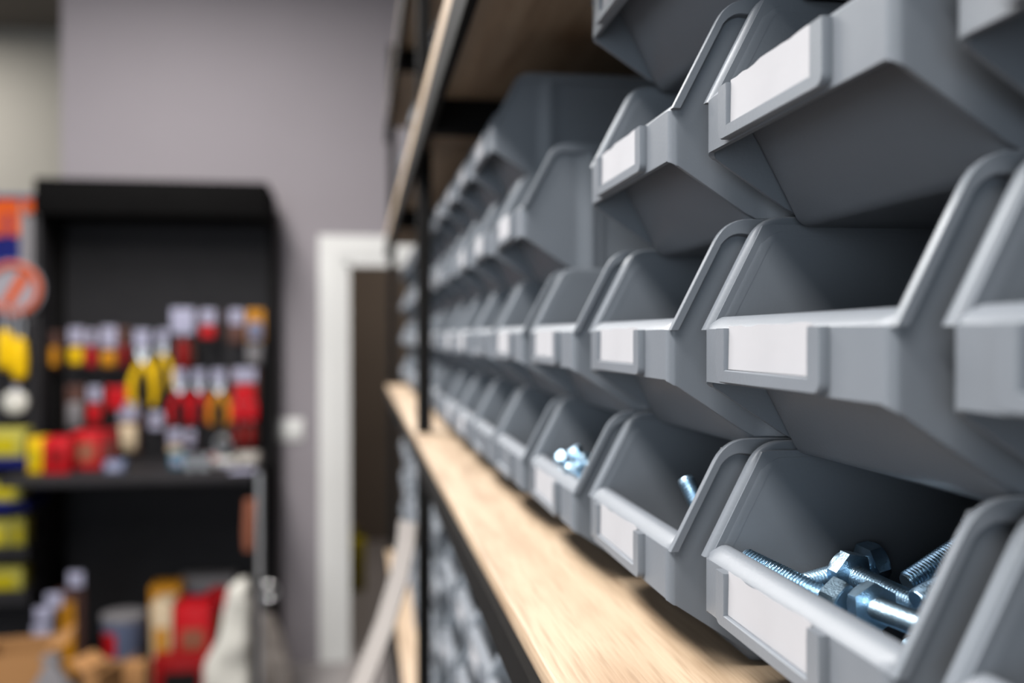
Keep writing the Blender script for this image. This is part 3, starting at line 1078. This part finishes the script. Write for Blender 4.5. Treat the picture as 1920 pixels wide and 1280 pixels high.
open_box('open cardboard box on the floor at the lower left corner', (-30, 1232, 88, 1280), 3.70, .24, R(8))
open_box('open cardboard box in front of the black base deck, right of the corner one', (150, 1262, 186, 1280), 3.66, .14, R(-24))
carton('small tan carton on the floor below the slate blue tub', (228, 1248, 270, 1280), 3.96, .08, M['tan'], M['cream'], .0005)
q = at(95, 1236, 3.55)
t = thing('grey_bag', 'grey pointed paper bag standing in front of the cardboard box', 'bag', (q.x, 3.56, .0005))
MB().sweep([[(-.075, -.045, 0), (.075, -.045, 0), (.075, .045, 0), (-.075, .045, 0)], [(-.07, -.04, q.z - .12), (.07, -.04, q.z - .12), (.07, .04, q.z - .12), (-.07, .04, q.z - .12)],
            [(-.008, -.012, q.z), (.008, -.012, q.z), (.008, .012, q.z), (-.008, .012, q.z)]]).build('bag_body', M['grey'], t, 0)
MB().box(-.03, -.014, q.z - .01, .03, .014, q.z + .01).build('folded_top', M['grey'], t, 0)
# an upright amber tool box with hanging tickets
x0, z0_, x1, z1_ = px_box(98, 1112, 152, 1215, 4.35)
t = thing('amber_board', 'dark amber upright panel leaning at the back of the base deck', 'board', ((x0 + x1) / 2, 4.40, ZD0))
MB().box(-(x1 - x0) / 2, 0, 0, (x1 - x0) / 2, .02, z1_ - ZD0, .003).build('panel', M['brown'], t)
MB().box(-(x1 - x0) / 2 + .01, -.012, .02, (x1 - x0) / 2 - .03, 0, z1_ - ZD0 - .05, .003).build('front_sheet', M['amber'], t)
tick = [((128, 1072, 156, 1100), 'highest white ticket over the amber panel'), ((86, 1112, 117, 1138), 'white ticket second from the top, left of the amber panel'),
        ((65, 1139, 98, 1163), 'white ticket third from the top, left of the amber panel'), ((61, 1171, 96, 1197), 'lowest white ticket of the stepped four')]
for k, (rc, lab) in enumerate(tick):
    Yk = 4.30 - .02 * k
    x0, z0_, x1, z1_ = px_box(*rc, Yk)
    t = thing('price_ticket', lab, 'price ticket', ((x0 + x1) / 2, Yk, z0_), 0, 'stepped white tickets')
    h = z1_ - z0_
    MB().box(-(x1 - x0) / 2, -.002, 0, (x1 - x0) / 2, 0, h, .001).build('ticket_card', M['card'], t)
    MB().box(-(x1 - x0) / 2, -.001, -.004, -(x1 - x0) / 2 + .012, .001, h).build('blue_edge', M['blue'], t, 0)
    MB().box(-.004, .0, -(z0_ - ZD0), .004, .004, h * .9).build('ticket_stem', M['black'], t, 0)

# ------------------------------------------------------------------ blue display at the left edge
BX1 = -1.415
BX0 = BX1 - .95
bz = at(30, 362, 4.62).z
blu = thing('display_rack', 'grey-backed display rack with a blue and orange header at the left edge', 'display rack', (BX1, 4.62, 0))


def BB(mb, px0, py0, px1, py1, Y, dep, b=0):
    x0, z0, x1, z1 = px_box(px0, py0, px1, py1, Y)
    return mb.box(x0 - BX1, Y - 4.62, z0, x1 - BX1, Y - 4.62 + dep, z1, b)


MB().box(BX0 - BX1, .0, 0, 0, .04, bz).build('back_panel', M['grey'], blu, 0)
BB(MB(), -220, 362, 61, 372, 4.605, .02).build('top_band', M['blue'], blu, 0)
BB(MB(), -220, 372, 36, 600, 4.61, .014).build('blue_panel', M['blue'], blu, 0)
BB(MB(), 44, 374, 61, 398, 4.606, .012).build('orange_block', M['orange'], blu, 0)
# the orange letter at the edge of the picture
lt = MB()
BB(lt, -12, 374, 9, 442, 4.603, .008)
BB(lt, 18, 374, 36, 442, 4.603, .008)
BB(lt, 9, 374, 18, 398, 4.603, .008)
lt.build('orange_lettering', M['orange'], blu, 0)
p = at(24, 542, 4.59)
dsc = MB().tube([(p.x - BX1, -.012, p.z), (p.x - BX1, -.03, p.z)], .125, 36).build('round_sign', M['sign'], blu)
ring = []
MB().tube([(p.x - BX1 + .105 * math.cos(a), -.031, p.z + .105 * math.sin(a)) for a in [2 * math.pi * k / 30 for k in range(31)]], .014, 8).build('sign_ring', M['orange'], dsc)
MB().prism([(p.x - BX1 - .05, p.z - .07), (p.x - BX1 - .01, p.z - .08), (p.x - BX1 + .07, p.z + .05), (p.x - BX1 + .03, p.z + .075)], -.034, -.0305).build('sign_slash', M['orange'], dsc, 0)
BB(MB(), -220, 600, 61, 800, 4.61, .012).build('navy_panel', M['display'], blu, 0)
# shelf levels with pale yellow ticket rails
for k, (pt, pb) in enumerate(((862, 874), (946, 958), (1034, 1048), (1118, 1132))):
    BB(MB(), -220, pt, 52, pb, 4.36, .26).build('shelf', M['blue' if k < 2 else 'display'], blu, 0)
MB().box(BX0 - BX1, -.26, 0, -.02, 0, .14).build('base', M['display'], blu, 0)
BB(MB(), -220, 800, 61, 1250, 4.61, .012).build('dark_lower_panel', M['display'], blu, 0)
for k, (rc, lab) in enumerate((((-40, 806, 44, 861), 'pale yellow carton on the top shelf of the left rack'), ((-40, 902, 40, 945), 'pale yellow carton on the second shelf of the left rack'),
                               ((-40, 976, 17, 1033), 'pale yellow carton cut by the frame on the third shelf of the left rack'), ((20, 972, 45, 1033), 'narrow pale yellow carton on the third shelf of the left rack'),
                               ((-40, 1066, 42, 1117), 'pale yellow carton on the lowest shelf of the left rack'))):
    x0, z0_, x1, z1_ = px_box(*rc, 4.40)
    zf = at(20, (862, 946, 1034, 1034, 1118)[k], 4.36).z + .0005
    carton(lab, rc, 4.40, .12, M['lime'], M['olive'], zf)
for k, (px, py0, py1, lab) in enumerate(((10, 618, 694, 'yellow handled tool hanging at the left picture edge'), (36, 632, 712, 'yellow handled tool hanging right beside the one at the edge'))):
    a, b = at(px, py0, 4.54), at(px, py1, 4.54)
    t = thing('hand_tool', lab, 'tool', (a.x, 4.54, b.z))
    L = a.z - b.z
    MB().tube([(0, 0, 0), (0, 0, L * .1), (0, 0, L * .5), (0, 0, L * .9), (0, 0, L)], [.012, .03, .034, .026, .012], 14).build('handle', M['yellow'], t)
    MB().tube([(-.012, 0, L), (-.016, 0, L + .06), (0, 0, L + .11), (.016, 0, L + .06), (.012, 0, L)], .006, 8).build('wire_loop', M['steel'], t)
    MB().tube([(0, -.02, L + .106), (0, .07, L + .112)], .004, 6).build('hook', M['steel'], t)
x0, z0_, x1, z1_ = px_box(10, 732, 50, 775, 4.56)
t = thing('blister_pack', 'round white pack hanging below the yellow tools on the left rack', 'hanging pack', ((x0 + x1) / 2, 4.56, (z0_ + z1_) / 2))
MB().tube([(0, 0, 0), (0, -.02, 0), (0, -.03, 0)], [.05, .05, .035], 20).build('blister', M['bag'], t)
MB().box(-.012, -.001, .03, .012, .002, .075).build('hanger', M['card'], t)
MB().tube([(0, -.01, .068), (0, .05, .070)], .003, 6).build('hook', M['steel'], t)
